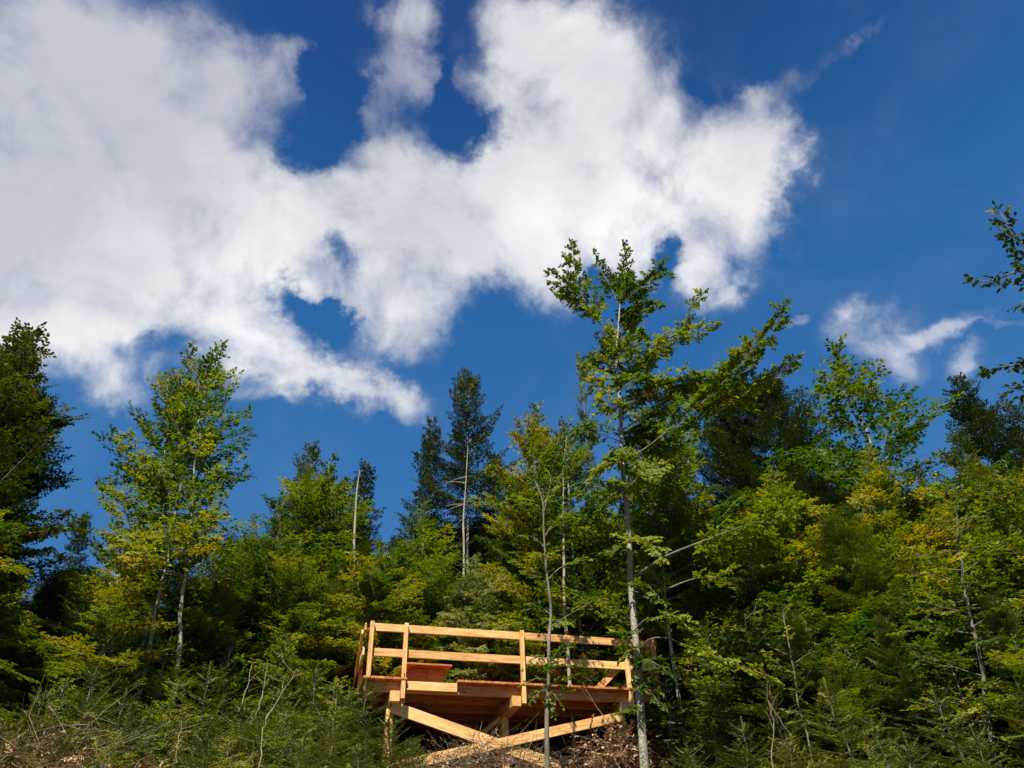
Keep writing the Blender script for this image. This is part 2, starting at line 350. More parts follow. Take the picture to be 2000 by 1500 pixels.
def bark(name, cols, scale=6, spots=None, rough=.85, bump=.4):
    m, t = mat(name); co = node(t, 'ShaderNodeTexCoord'); mp = node(t, 'ShaderNodeMapping', {'Vector': co.outputs['Object'], 'Scale': (1, 1, .35)})
    nz = node(t, 'ShaderNodeTexNoise', {'Vector': mp.outputs[0], 'Scale': scale, 'Detail': 8., 'Roughness': .65})
    col = ramp(t, nz.outputs['Fac'], cols)
    n2 = node(t, 'ShaderNodeTexNoise', {'Vector': co.outputs['Object'], 'Scale': scale*7, 'Detail': 4.})
    if spots:
        f = ramp(t, n2.outputs['Fac'], [(.52, (0, 0, 0)), (.6, (1, 1, 1))])
        mm = node(t, 'ShaderNodeMix', {0: f, 6: col, 7: (*spots, 1)}, data_type='RGBA'); col = mm.outputs[2]
    bp = node(t, 'ShaderNodeBump', {'Height': n2.outputs['Fac'], 'Strength': bump, 'Distance': .02})
    p = node(t, 'ShaderNodeBsdfPrincipled', {'Base Color': col, 'Roughness': rough, 'Normal': bp.outputs[0]})
    o = node(t, 'ShaderNodeOutputMaterial'); t.links.new(p.outputs[0], o.inputs[0]); return m
def wood(name, cols, rough=.6):
    m, t = mat(name); co = node(t, 'ShaderNodeTexCoord'); oi = node(t, 'ShaderNodeObjectInfo')
    off = node(t, 'ShaderNodeMath', {0: oi.outputs['Random'], 1: 57.}, operation='MULTIPLY')
    vv_ = node(t, 'ShaderNodeCombineXYZ', {0: off.outputs[0], 1: off.outputs[0], 2: off.outputs[0]})
    ad = node(t, 'ShaderNodeVectorMath', {0: co.outputs['Object'], 1: vv_.outputs[0]}, operation='ADD')
    mp = node(t, 'ShaderNodeMapping', {'Vector': ad.outputs[0], 'Scale': (.55, 6, 6)})
    nz = node(t, 'ShaderNodeTexNoise', {'Vector': mp.outputs[0], 'Scale': 2.2, 'Detail': 3., 'Roughness': .5, 'Distortion': .6})
    rg = node(t, 'ShaderNodeMath', {0: nz.outputs['Fac'], 1: 9.}, operation='MULTIPLY')      # growth rings cut lengthwise
    fr = node(t, 'ShaderNodeMath', {0: rg.outputs[0], 1: 1.}, operation='PINGPONG')
    mp2 = node(t, 'ShaderNodeMapping', {'Vector': ad.outputs[0], 'Scale': (2.5, 60, 60)})
    fine = node(t, 'ShaderNodeTexNoise', {'Vector': mp2.outputs[0], 'Scale': 1.5, 'Detail': 4.})
    big = node(t, 'ShaderNodeTexNoise', {'Vector': ad.outputs[0], 'Scale': 1.6, 'Detail': 2.})
    s1 = node(t, 'ShaderNodeMath', {0: fr.outputs[0], 1: .42, 2: 0.}, operation='MULTIPLY_ADD')
    s2 = node(t, 'ShaderNodeMath', {0: fine.outputs['Fac'], 1: .30, 2: s1.outputs[0]}, operation='MULTIPLY_ADD')
    s3 = node(t, 'ShaderNodeMath', {0: big.outputs['Fac'], 1: .30, 2: s2.outputs[0]}, operation='MULTIPLY_ADD')
    s4 = node(t, 'ShaderNodeMath', {0: oi.outputs['Random'], 1: .38, 2: s3.outputs[0]}, operation='MULTIPLY_ADD')
    s5 = node(t, 'ShaderNodeMath', {0: s4.outputs[0], 1: .19}, operation='SUBTRACT')
    col = ramp(t, s5.outputs[0], cols)
    # knots
    vo = node(t, 'ShaderNodeTexVoronoi', {'Vector': node(t, 'ShaderNodeMapping', {'Vector': ad.outputs[0], 'Scale': (1, 2.6, 2.6)}).outputs[0], 'Scale': 1.7})
    kf = ramp(t, vo.outputs['Distance'], [(.05, (1, 1, 1)), (.10, (0, 0, 0))])
    km = node(t, 'ShaderNodeMix', {0: kf, 6: col, 7: (.16, .055, .018, 1)}, data_type='RGBA')
    bp = node(t, 'ShaderNodeBump', {'Height': fine.outputs['Fac'], 'Strength': .25, 'Distance': .004})
    p = node(t, 'ShaderNodeBsdfPrincipled', {'Base Color': km.outputs[2], 'Roughness': rough, 'Normal': bp.outputs[0], 'Specular IOR Level': .3})
    o = node(t, 'ShaderNodeOutputMaterial'); t.links.new(p.outputs[0], o.inputs[0]); return m
def c(*a): return tuple(a)
M = {}
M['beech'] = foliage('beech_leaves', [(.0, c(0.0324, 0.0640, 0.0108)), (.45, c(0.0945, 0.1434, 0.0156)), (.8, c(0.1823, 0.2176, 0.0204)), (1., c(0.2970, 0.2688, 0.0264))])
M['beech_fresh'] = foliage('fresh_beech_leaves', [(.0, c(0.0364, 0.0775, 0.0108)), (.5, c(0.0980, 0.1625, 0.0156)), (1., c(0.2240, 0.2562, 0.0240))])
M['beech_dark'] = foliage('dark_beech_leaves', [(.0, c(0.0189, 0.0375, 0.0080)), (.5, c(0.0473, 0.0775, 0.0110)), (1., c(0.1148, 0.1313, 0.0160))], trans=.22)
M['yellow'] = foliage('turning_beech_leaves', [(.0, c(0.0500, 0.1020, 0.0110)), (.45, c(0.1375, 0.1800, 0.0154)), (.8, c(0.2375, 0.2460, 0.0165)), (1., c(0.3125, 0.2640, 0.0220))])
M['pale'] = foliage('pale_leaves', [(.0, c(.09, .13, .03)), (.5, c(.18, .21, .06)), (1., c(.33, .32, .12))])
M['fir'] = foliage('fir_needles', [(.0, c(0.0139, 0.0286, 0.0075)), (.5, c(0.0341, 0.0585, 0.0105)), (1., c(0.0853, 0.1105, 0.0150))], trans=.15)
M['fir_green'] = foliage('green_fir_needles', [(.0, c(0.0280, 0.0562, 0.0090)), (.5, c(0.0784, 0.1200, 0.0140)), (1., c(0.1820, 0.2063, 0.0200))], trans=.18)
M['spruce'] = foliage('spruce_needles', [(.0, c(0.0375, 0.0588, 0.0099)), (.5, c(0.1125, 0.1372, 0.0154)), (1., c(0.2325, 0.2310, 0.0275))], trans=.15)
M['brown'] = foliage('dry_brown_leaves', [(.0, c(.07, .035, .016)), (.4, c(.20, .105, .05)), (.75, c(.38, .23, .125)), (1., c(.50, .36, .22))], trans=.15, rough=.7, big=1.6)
M['drytwig'] = bark('dry_twigs', [(.3, c(.08, .055, .03)), (.7, c(.24, .18, .11))], 9)
M['beechbark'] = bark('grey_beech_bark', [(.3, c(.085, .078, .045)), (.5, c(.18, .165, .11)), (.72, c(.33, .31, .24))], 5, (.36, .35, .28))
M['limbbark'] = bark('brown_shaded_beech_bark', [(.3, c(.07, .06, .04)), (.55, c(.15, .13, .095)), (.75, c(.26, .24, .19))], 6)  # shade on the limb undersides put into a browner, darker bark colour
M['firbark'] = bark('brown_fir_bark', [(.3, c(.05, .035, .025)), (.7, c(.19, .145, .105))], 8)
M['deadbark'] = bark('bleached_dead_bark', [(.3, c(.16, .13, .095)), (.7, c(.36, .32, .25))], 7)
M['wood'] = wood('fresh_larch_wood', [(.12, c(.36, .155, .045)), (.5, c(.57, .31, .105)), (.88, c(.74, .50, .21))])
M['woodred'] = wood('reddish_larch_wood', [(.12, c(.25, .068, .020)), (.5, c(.43, .145, .040)), (.88, c(.60, .26, .08))])
m, t = mat('forest_floor'); co = node(t, 'ShaderNodeTexCoord')
n1 = node(t, 'ShaderNodeTexNoise', {'Vector': co.outputs['Object'], 'Scale': 1.2, 'Detail': 8.}); n2 = node(t, 'ShaderNodeTexNoise', {'Vector': co.outputs['Object'], 'Scale': 22., 'Detail': 8.})
aa = node(t, 'ShaderNodeMath', {0: n1.outputs['Fac'], 1: n2.outputs['Fac']}, operation='ADD'); a2 = node(t, 'ShaderNodeMath', {0: aa.outputs[0], 1: .5}, operation='MULTIPLY')
cl = ramp(t, a2.outputs[0], [(.35, c(.03, .022, .012)), (.5, c(.09, .055, .03)), (.62, c(.07, .075, .02))])
bp = node(t, 'ShaderNodeBump', {'Height': n2.outputs['Fac'], 'Strength': .8, 'Distance': .06})
p = node(t, 'ShaderNodeBsdfPrincipled', {'Base Color': cl, 'Roughness': .95, 'Normal': bp.outputs[0]}); o = node(t, 'ShaderNodeOutputMaterial'); t.links.new(p.outputs[0], o.inputs[0]); M['floor'] = m

m, t = mat('zinc_steel'); p = node(t, 'ShaderNodeBsdfPrincipled', {'Base Color': (.35, .34, .32, 1), 'Metallic': .8, 'Roughness': .45}); o = node(t, 'ShaderNodeOutputMaterial'); t.links.new(p.outputs[0], o.inputs[0]); M['steel'] = m

# ---------------------------------------------------------------- ground
gx = np.sign(np.linspace(-1, 1, 161))*np.abs(np.linspace(-1, 1, 161))**2.6*600; gy = gx.copy()
X, Y = np.meshgrid(gx, gy, indexing='ij'); Z = ground(X, Y)
V = np.stack([X, Y, Z], -1).reshape(-1, 3); i = (np.arange(160)[:, None]*161+np.arange(160)[None]).ravel()
tag(link('ground', npmesh('ground', V, [np.stack([i, i+161, i+162, i+1], 1)], smooth=True), M['floor']), 'brown forest floor rising from the viewer to the platform', kind='structure')

# ---------------------------------------------------------------- viewing platform (frame of the deck: X along the front, Y away)
def beam(name, a, b, wd, ht, mt, parent, up=(0, 0, 1), bev=.006, roll=0):
    """timber from a to b; wd is its thickness sideways, ht its height; long axis = local X"""
    a = Vector(a); b = Vector(b); L = (b-a).length; x = (b-a).normalized(); z = Vector(up); y = z.cross(x).normalized(); z = x.cross(y)
    import bmesh
    bm = bmesh.new(); bmesh.ops.create_cube(bm, size=1); bmesh.ops.scale(bm, vec=(L, wd, ht), verts=bm.verts)
    bmesh.ops.bevel(bm, geom=bm.edges[:], offset=bev, segments=1, affect='EDGES')
    me = bpy.data.meshes.new(name); bm.to_mesh(me); bm.free(); me.materials.append(mt)
    o = bpy.data.objects.new(name, me); C.objects.link(o); o.parent = parent
    o.matrix_local = Matrix.Translation((a+b)/2) @ Matrix((x, y, z)).transposed().to_4x4()
    return o
PF = empty('viewing_platform', (0, 0, DECK), 'raised platform of fresh orange timber with open railing and crossed braces', 'platform')
rnd = random.Random(5)
DT = .045; DEP = 3.5
XE = 6.30
W, WR = M['wood'], M['woodred']
posts = [0.0, .70, 3.18, 5.535, 6.20]
# deck boards run front to back; the front row is cut short in the bay right of the second post, where a short gap is left open
x = -.10; bw = .145
while x < XE-.02:
    x1 = min(x+bw, XE); y0 = -.165
    if .76 < (x+x1)/2 < 1.80: y0 = .10
    beam('deck_board', ((x+x1)/2, y0+rnd.uniform(-.006, .006), -DT/2), ((x+x1)/2, DEP, -DT/2), x1-x-.009, DT, WR, PF, bev=.004)
    x = x1
# joists along the front, hidden and seen under the deck
for k, y in enumerate((.045, .72, 1.40, 2.05, 2.75, 3.42)):
    beam('joist', (-.06, y, -DT-.003-.10), (XE-.03, y, -DT-.003-.10), .075, .20, WR, PF)
# rim joist in the open bay: its sunlight put in as lighter wood
beam('joist', (.785, -.033, -DT-.085), (1.80, -.033, -DT-.085), .07, .17, W, PF)
# main bearers front to back, their ends stick out under the front edge
BZ = -DT-.21-.10
for bx in (.55, 3.02, 5.42, 6.2):
    beam('bearer', (bx, -.13, BZ), (bx, DEP+.1, BZ), .19, .20, W if bx < 6 else WR, PF)
beam('bearer', (.72, .08, BZ+.0), (.72, 1.2, BZ), .12, .14, W, PF)
# railing posts
for i, px_ in enumerate(posts):
    zb = -.40 if i in (1, 2, 3) else -.0
    beam('railing_post', (px_, -.10, zb), (px_, -.10, 1.10), .095, .085, W, PF, up=(1, 0, 0))
for z in (1.01, .50):
    beam('railing_board', (-.02, -.036, z), (3.16, -.036, z-.004), .04, .16, W, PF)
    beam('railing_board', (3.17, -.036, z-.004), (XE-.05, -.036, z-.012), .04, .158, W, PF)
import bmesh
for px_ in posts[:4]:
    for z_ in (1.01, .50):
        bm = bmesh.new(); bmesh.ops.create_cone(bm, cap_ends=True, segments=8, radius1=.014, radius2=.011, depth=.012)
        me = bpy.data.meshes.new('bolt'); bm.to_mesh(me); bm.free(); me.materials.append(M['steel']); bo = bpy.data.objects.new('bolt', me); C.objects.link(bo); bo.parent = PF
        bo.location = (px_, -.10-.0425-.004, z_-.01); bo.rotation_euler = (PI/2, 0, 0)
# left side railing: posts and two boards running back
for y in (1.2, 2.3, 3.4):
    beam('railing_post', (-.06, y, -.35), (-.06, y, 1.08), .085, .085, W, PF, up=(1, 0, 0))
beam('railing_board', (-.125, -.05, 1.01), (-.125, 3.5, 1.01), .04, .15, W, PF)
beam('railing_board', (-.125, -.05, .50), (-.125, 3.5, .50), .04, .15, W, PF)
beam('diagonal_brace', (-.17, .1, .95), (-.17, 2.2, -.25), .04, .12, W, PF)
# right side railing
for y in (1.2, 2.3, 3.4):
    beam('railing_post', (6.24, y, -.3), (6.24, y, 1.08), .085, .085, W, PF, up=(1, 0, 0))
beam('railing_board', (6.31, -.05, 1.01), (6.31, 3.5, 1.01), .04, .15, W, PF)
beam('railing_board', (6.31, -.05, .50), (6.31, 3.5, .50), .04, .15, W, PF)
# the two parallel sloping boards behind the fourth post
beam('sloping_handrail', (4.85, .35, -.02), (5.85, .35, .86), .05, .14, W, PF)
beam('sloping_handrail', (5.50, .75, -.02), (6.10, .75, .50), .05, .14, W, PF)
# legs and braces below
gz = lambda x, y: float(ground(x, y))-DECK-.3
for lx, ly in ((.50, .22), (2.98, .75), (5.42, .30), (.50, 3.0), (2.98, 3.1), (5.42, 3.0)):
    beam('leg', (lx, ly, gz(lx, ly)), (lx, ly, BZ-.103), .14, .14, W, PF, up=(1, 0, 0))
beam('cross_brace', (.52, .10, -.50), (3.95, .10, -1.52), .05, .22, W, PF)
beam('cross_brace', (5.40, .045, -.52), (.50, .045, -1.62), .05, .19, W, PF)
beam('knee_brace', (2.98, .72, -.48), (2.98, 2.2, -1.5), .08, .12, W, PF)
beam('knee_brace', (2.9, .75, -.48), (2.15, .75, -1.05), .06, .09, W, PF)
beam('knee_brace', (.6, 1.1, -1.15), (1.9, 1.9, -1.75), .06, .1, W, PF)

# box with an overhanging lid standing on the deck behind the open bay
BX = empty('wooden_box', (1.28, .85, DECK), 'reddish wooden box with overhanging lid standing on the platform deck', 'box')
beam('lid', (-.47, .0, .455), (.50, .0, .455), .86, .04, WR, BX)
beam('panel', (-.36, -.20, .215), (-.005, -.20, .215), .03, .43, WR, BX)
beam('panel', (.005, -.20, .215), (.36, -.20, .215), .03, .43, WR, BX)
beam('panel', (-.345, -.18, .215), (-.345, .3, .215), .03, .43, WR, BX)
beam('panel', (.345, -.18, .215), (.345, .3, .215), .03, .43, WR, BX)

# ---------------------------------------------------------------- trees
def variant(kind, seed, **k):
    """one grown tree: bark mesh and foliage mesh, shared by its copies"""
    if kind == 'broad':
        st = k.pop('step', .036); ll = k.pop('ll', .105); H = k['H']
        Tb, Lv, rng = grow_broadleaf(seed, **k)
        return dict(t=Tb.mesh('trunk'), c=Lv.mesh('crown', rng, st, ll, ll*.66, .85), H=H, kind=kind)
    st = k.pop('step', .034); ll = k.pop('ll', .085); lw = k.pop('lw', .030); rows = k.pop('rows', 1); H = k['H']
    Tb, Lv, rng = grow_conifer(seed, **k)
    return dict(t=Tb.mesh('trunk'), c=Lv.mesh('crown', rng, st, ll, lw, .7, jit=.3, fold=.1, droop=.0, rows=rows), H=H, kind=kind)
VAR = {
 'bA': variant('broad', 1, H=11, R=3.3, h0=.8, nl=120, r=.06, tw=1.1, up=(.05, 1.0)),
 'bB': variant('broad', 2, ll=.085, step=.031, H=11, R=3.1, h0=.6, nl=115, r=.06, up=(-.05, .8), tw=1.1),
 'bC': variant('broad', 3, ll=.12, H=10, R=3.6, h0=.5, nl=120, r=.07, up=(-.05, .65), tw=1.2),
 'bT': variant('broad', 4, H=11, R=2.1, h0=3.4, nl=50, r=.045, up=(.35, 1.1), gap=.15, ll=.10, tw=.85),
 'bD': variant('broad', 7, H=11, R=3.1, h0=1.0, nl=170, r=.1, up=(.3, 1.1), ds=.12, tw=1.1),
 'bS': variant('broad', 8, H=4, R=1.3, h0=.3, nl=60, r=.03, up=(.1, .9), tw=.6, ll=.085),
 'cA': variant('con', 11, H=14, R=2.2, h0=2.5, irr=.45, expo=.75, wh=.55, inter=False, tw=.5, lw=.060, ll=.10, step=.046, tws=.12),
 'cB': variant('con', 12, lw=.058, ll=.10, step=.048, tws=.11, wh=.55, inter=False, H=14, R=2.9, tw=.6, h0=1.5, expo=.7, irr=.5, low=-.05),
 'cP': variant('con', 13, lw=.062, ll=.105, step=.05, tws=.12, H=15, R=2.2, h0=8.6, expo=.5, irr=.6, wh=.6, tw=.6, inter=False, dead=.35, top_up=.8, low=.1, r=.11),
 'cD': variant('con', 14, H=10, R=3.3, h0=.4, expo=.62, droop=.5, wh=.42, tw=.75, irr=.5, low=0),
 'cE': variant('con', 17, H=10, R=3.0, h0=.4, expo=.55, droop=.3, wh=.36, tw=.7, irr=.6, low=.05, top_up=.9),
 'cN': variant('con', 15, lw=.04, H=9, R=1.3, h0=1.0, expo=.8, tw=.35, irr=.5),
 'cR': variant('con', 16, lw=.058, ll=.10, step=.05, tws=.12, inter=False, H=13, R=3.6, h0=3.5, expo=.36, irr=.5, wh=.5, top_up=.6, low=.15, tw=.8),
 'sA': variant('con', 21, H=2.6, R=.95, h0=.1, wh=.24, nb=6, tw=.30, r=.022, ll=.040, lw=.0105, step=.0085, tws=.06, inter=False),
 'sB': variant('con', 22, H=1.9, R=.95, h0=.05, wh=.2, nb=6, tw=.30, r=.02, ll=.040, lw=.0105, step=.0085, irr=.5, tws=.06, low=.05, inter=False),
}
def plant(name, v, px, py, D, fol, brk, label, group=None, wid=1.0, cat='tree', rz=None):
    wid = wid*(1.22 if v[0] == 'b' else 1.12 if v in ('cD', 'cE', 'cB') else 1)
    """a tree whose tip stands at horizontal distance D in the direction of that place in the photo, rooted in the ground below"""
    T = at(px, py, D); g = float(ground(T[0], T[1])); V_ = VAR[v]; s = (T[2]-g)/V_['H']
    rz = (px*7.3+D) % 6.28 if rz is None else rz
    o = empty(name, (T[0], T[1], g-.02), label, cat, group, rz); o.scale = (s*wid, s*wid, s)
    tr = link('trunk', V_['t'], None, o); cr_ = link('crown', V_['c'], None, o)
    for q, mm in ((tr, brk), (cr_, fol)):
        if not q.data.materials: q.data.materials.append(M[mm])
        q.material_slots[0].link = 'OBJECT'; q.material_slots[0].material = M[mm]
    return o
FIRS = 'conifers of the forest behind the platform'; BEE = 'broadleaf trees of the forest behind the platform'; SAP = 'small spruces growing on the bank'
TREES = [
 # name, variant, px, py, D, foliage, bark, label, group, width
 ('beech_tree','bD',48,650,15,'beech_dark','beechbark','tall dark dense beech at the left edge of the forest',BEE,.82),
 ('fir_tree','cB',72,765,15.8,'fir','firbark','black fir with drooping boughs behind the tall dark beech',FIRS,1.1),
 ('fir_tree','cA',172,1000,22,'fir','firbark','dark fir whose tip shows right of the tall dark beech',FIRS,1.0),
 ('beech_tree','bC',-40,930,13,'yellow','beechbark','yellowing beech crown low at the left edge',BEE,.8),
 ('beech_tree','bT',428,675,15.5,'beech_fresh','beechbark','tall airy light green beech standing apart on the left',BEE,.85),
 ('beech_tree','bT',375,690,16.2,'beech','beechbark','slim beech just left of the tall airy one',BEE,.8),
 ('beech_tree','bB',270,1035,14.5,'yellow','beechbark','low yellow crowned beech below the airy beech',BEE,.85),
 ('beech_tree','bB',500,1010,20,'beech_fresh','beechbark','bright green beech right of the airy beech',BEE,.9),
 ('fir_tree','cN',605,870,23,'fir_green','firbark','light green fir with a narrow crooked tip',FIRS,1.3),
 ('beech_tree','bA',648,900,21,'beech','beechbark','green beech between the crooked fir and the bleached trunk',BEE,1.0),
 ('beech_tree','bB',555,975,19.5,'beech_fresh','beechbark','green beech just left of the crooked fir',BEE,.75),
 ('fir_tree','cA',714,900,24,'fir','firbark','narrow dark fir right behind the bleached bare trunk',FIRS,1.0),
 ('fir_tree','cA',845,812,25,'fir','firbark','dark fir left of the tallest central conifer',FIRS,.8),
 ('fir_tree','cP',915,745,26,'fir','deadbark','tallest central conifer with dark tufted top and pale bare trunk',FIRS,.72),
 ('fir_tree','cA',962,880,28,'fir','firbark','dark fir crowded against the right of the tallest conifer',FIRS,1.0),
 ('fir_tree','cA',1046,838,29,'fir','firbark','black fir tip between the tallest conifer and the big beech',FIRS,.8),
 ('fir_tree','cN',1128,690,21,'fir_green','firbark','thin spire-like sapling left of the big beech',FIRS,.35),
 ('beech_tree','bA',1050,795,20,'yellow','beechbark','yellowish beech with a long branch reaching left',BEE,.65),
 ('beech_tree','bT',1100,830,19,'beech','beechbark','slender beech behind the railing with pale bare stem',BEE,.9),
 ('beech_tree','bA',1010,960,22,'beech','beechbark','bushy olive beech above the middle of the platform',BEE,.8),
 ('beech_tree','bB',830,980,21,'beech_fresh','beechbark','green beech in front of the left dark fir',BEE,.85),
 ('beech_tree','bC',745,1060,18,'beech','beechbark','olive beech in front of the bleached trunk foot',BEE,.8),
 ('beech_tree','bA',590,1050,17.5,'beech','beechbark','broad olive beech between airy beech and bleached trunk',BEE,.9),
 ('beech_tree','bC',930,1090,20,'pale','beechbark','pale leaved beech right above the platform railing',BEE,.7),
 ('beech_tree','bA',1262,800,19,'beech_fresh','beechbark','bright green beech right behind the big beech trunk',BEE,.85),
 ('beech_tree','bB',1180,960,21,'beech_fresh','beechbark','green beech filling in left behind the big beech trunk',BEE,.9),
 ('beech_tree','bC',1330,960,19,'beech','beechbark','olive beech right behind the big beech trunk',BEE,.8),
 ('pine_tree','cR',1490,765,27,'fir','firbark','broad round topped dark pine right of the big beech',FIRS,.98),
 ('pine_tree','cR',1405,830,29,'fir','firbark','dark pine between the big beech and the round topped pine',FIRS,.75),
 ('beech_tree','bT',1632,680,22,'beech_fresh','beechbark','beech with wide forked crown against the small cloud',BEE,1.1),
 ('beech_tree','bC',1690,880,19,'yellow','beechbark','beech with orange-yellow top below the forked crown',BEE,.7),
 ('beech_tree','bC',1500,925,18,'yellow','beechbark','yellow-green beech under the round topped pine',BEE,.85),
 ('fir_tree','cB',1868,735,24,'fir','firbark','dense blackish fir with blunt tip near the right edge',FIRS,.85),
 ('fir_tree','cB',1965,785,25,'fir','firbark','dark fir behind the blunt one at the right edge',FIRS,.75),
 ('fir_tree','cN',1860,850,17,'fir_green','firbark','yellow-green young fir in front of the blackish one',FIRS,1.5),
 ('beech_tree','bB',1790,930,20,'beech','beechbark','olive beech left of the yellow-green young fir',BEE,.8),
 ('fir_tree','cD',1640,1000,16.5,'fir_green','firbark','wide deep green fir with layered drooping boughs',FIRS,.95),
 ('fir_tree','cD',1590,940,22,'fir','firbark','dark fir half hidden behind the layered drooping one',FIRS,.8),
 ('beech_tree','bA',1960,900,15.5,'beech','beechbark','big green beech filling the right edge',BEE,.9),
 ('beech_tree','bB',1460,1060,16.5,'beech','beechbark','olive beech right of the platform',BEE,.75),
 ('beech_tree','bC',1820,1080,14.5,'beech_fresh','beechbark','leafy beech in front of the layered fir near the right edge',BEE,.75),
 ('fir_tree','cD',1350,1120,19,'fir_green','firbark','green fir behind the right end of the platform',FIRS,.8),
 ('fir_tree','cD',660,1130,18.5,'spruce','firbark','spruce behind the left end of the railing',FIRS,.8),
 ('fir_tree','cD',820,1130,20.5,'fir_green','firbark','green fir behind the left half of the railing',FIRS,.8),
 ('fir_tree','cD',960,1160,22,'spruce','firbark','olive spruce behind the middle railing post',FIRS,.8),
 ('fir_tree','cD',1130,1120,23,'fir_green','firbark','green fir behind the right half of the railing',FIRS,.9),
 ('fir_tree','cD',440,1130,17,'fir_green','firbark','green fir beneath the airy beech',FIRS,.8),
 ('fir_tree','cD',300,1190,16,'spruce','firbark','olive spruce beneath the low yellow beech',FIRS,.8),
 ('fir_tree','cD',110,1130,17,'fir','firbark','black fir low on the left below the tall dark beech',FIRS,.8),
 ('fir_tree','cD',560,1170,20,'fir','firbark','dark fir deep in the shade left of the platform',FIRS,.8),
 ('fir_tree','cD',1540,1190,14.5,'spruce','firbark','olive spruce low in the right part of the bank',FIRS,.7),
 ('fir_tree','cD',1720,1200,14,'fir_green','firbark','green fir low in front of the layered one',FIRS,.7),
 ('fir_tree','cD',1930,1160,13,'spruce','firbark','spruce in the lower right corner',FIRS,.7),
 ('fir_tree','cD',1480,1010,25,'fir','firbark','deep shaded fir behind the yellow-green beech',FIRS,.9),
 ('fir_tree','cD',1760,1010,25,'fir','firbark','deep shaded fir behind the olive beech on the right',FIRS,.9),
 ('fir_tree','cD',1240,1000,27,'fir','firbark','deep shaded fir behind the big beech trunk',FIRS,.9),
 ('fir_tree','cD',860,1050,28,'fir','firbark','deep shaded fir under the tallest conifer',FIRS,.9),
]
for T_ in TREES: plant(*T_)
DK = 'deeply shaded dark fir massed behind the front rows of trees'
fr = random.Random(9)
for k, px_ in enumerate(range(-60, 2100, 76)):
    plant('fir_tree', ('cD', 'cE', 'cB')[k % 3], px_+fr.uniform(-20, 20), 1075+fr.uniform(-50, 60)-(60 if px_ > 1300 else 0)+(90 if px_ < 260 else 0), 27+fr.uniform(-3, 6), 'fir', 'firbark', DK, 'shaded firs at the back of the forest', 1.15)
LOW = [(60,1200,14,'low olive beech at the foot of the tall dark beech'),(210,1170,17,'low green beech between the dark beech and the low yellow crown'),(420,1180,16,'low green beech at the foot of the airy beech'),
 (540,1120,19,'low shaded beech below the bright green beech'),(700,1150,20,'low olive beech behind the foot of the bleached bare trunk'),(880,1130,22,'low green beech at the foot of the tallest central conifer'),
 (1050,1120,21,'low olive beech behind the stem of the thin beech at the railing'),(1200,1130,21,'low dark beech directly left of the big trunk above the railing'),(1400,1100,18,'low olive beech between the two long right limbs of the big beech'),
 (1560,1090,17,'low green beech beyond the tip of the long right limb'),(1680,1060,17.5,'low olive beech overlapping the layered drooping fir'),(1780,1130,15.5,'low dark leaved beech right of the layered drooping fir'),
 (1900,1050,16,'low olive beech under the yellow-green young fir'),(2010,1100,14.5,'low green beech cut by the right edge'),(1360,1210,18,'low olive beech right of the platform corner post'),
 (1480,1230,15,'low dark beech in the gap right of the platform'),(1620,1250,14.5,'low olive beech in front of the layered drooping fir'),(1980,1240,12.5,'low green beech nearest the lower right corner'),
 (620,1180,17.5,'low olive beech left of the platform corner'),(350,1110,18,'low dark beech behind the low yellow crown'),(800,1060,23,'low olive beech below the left dark fir of the middle pair'),
 (1140,1030,23,'low green beech behind the slender beech at the railing'),(1300,1050,22,'low olive beech beyond the first bend of the long right limb')]
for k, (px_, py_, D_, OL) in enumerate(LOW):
    plant('beech_tree', ('bC', 'bB', 'bA')[k % 3], px_, py_, D_, ('beech', 'beech_fresh', 'beech', 'beech_dark')[k % 4], 'beechbark', OL, 'low beeches of the understorey', 1.25)

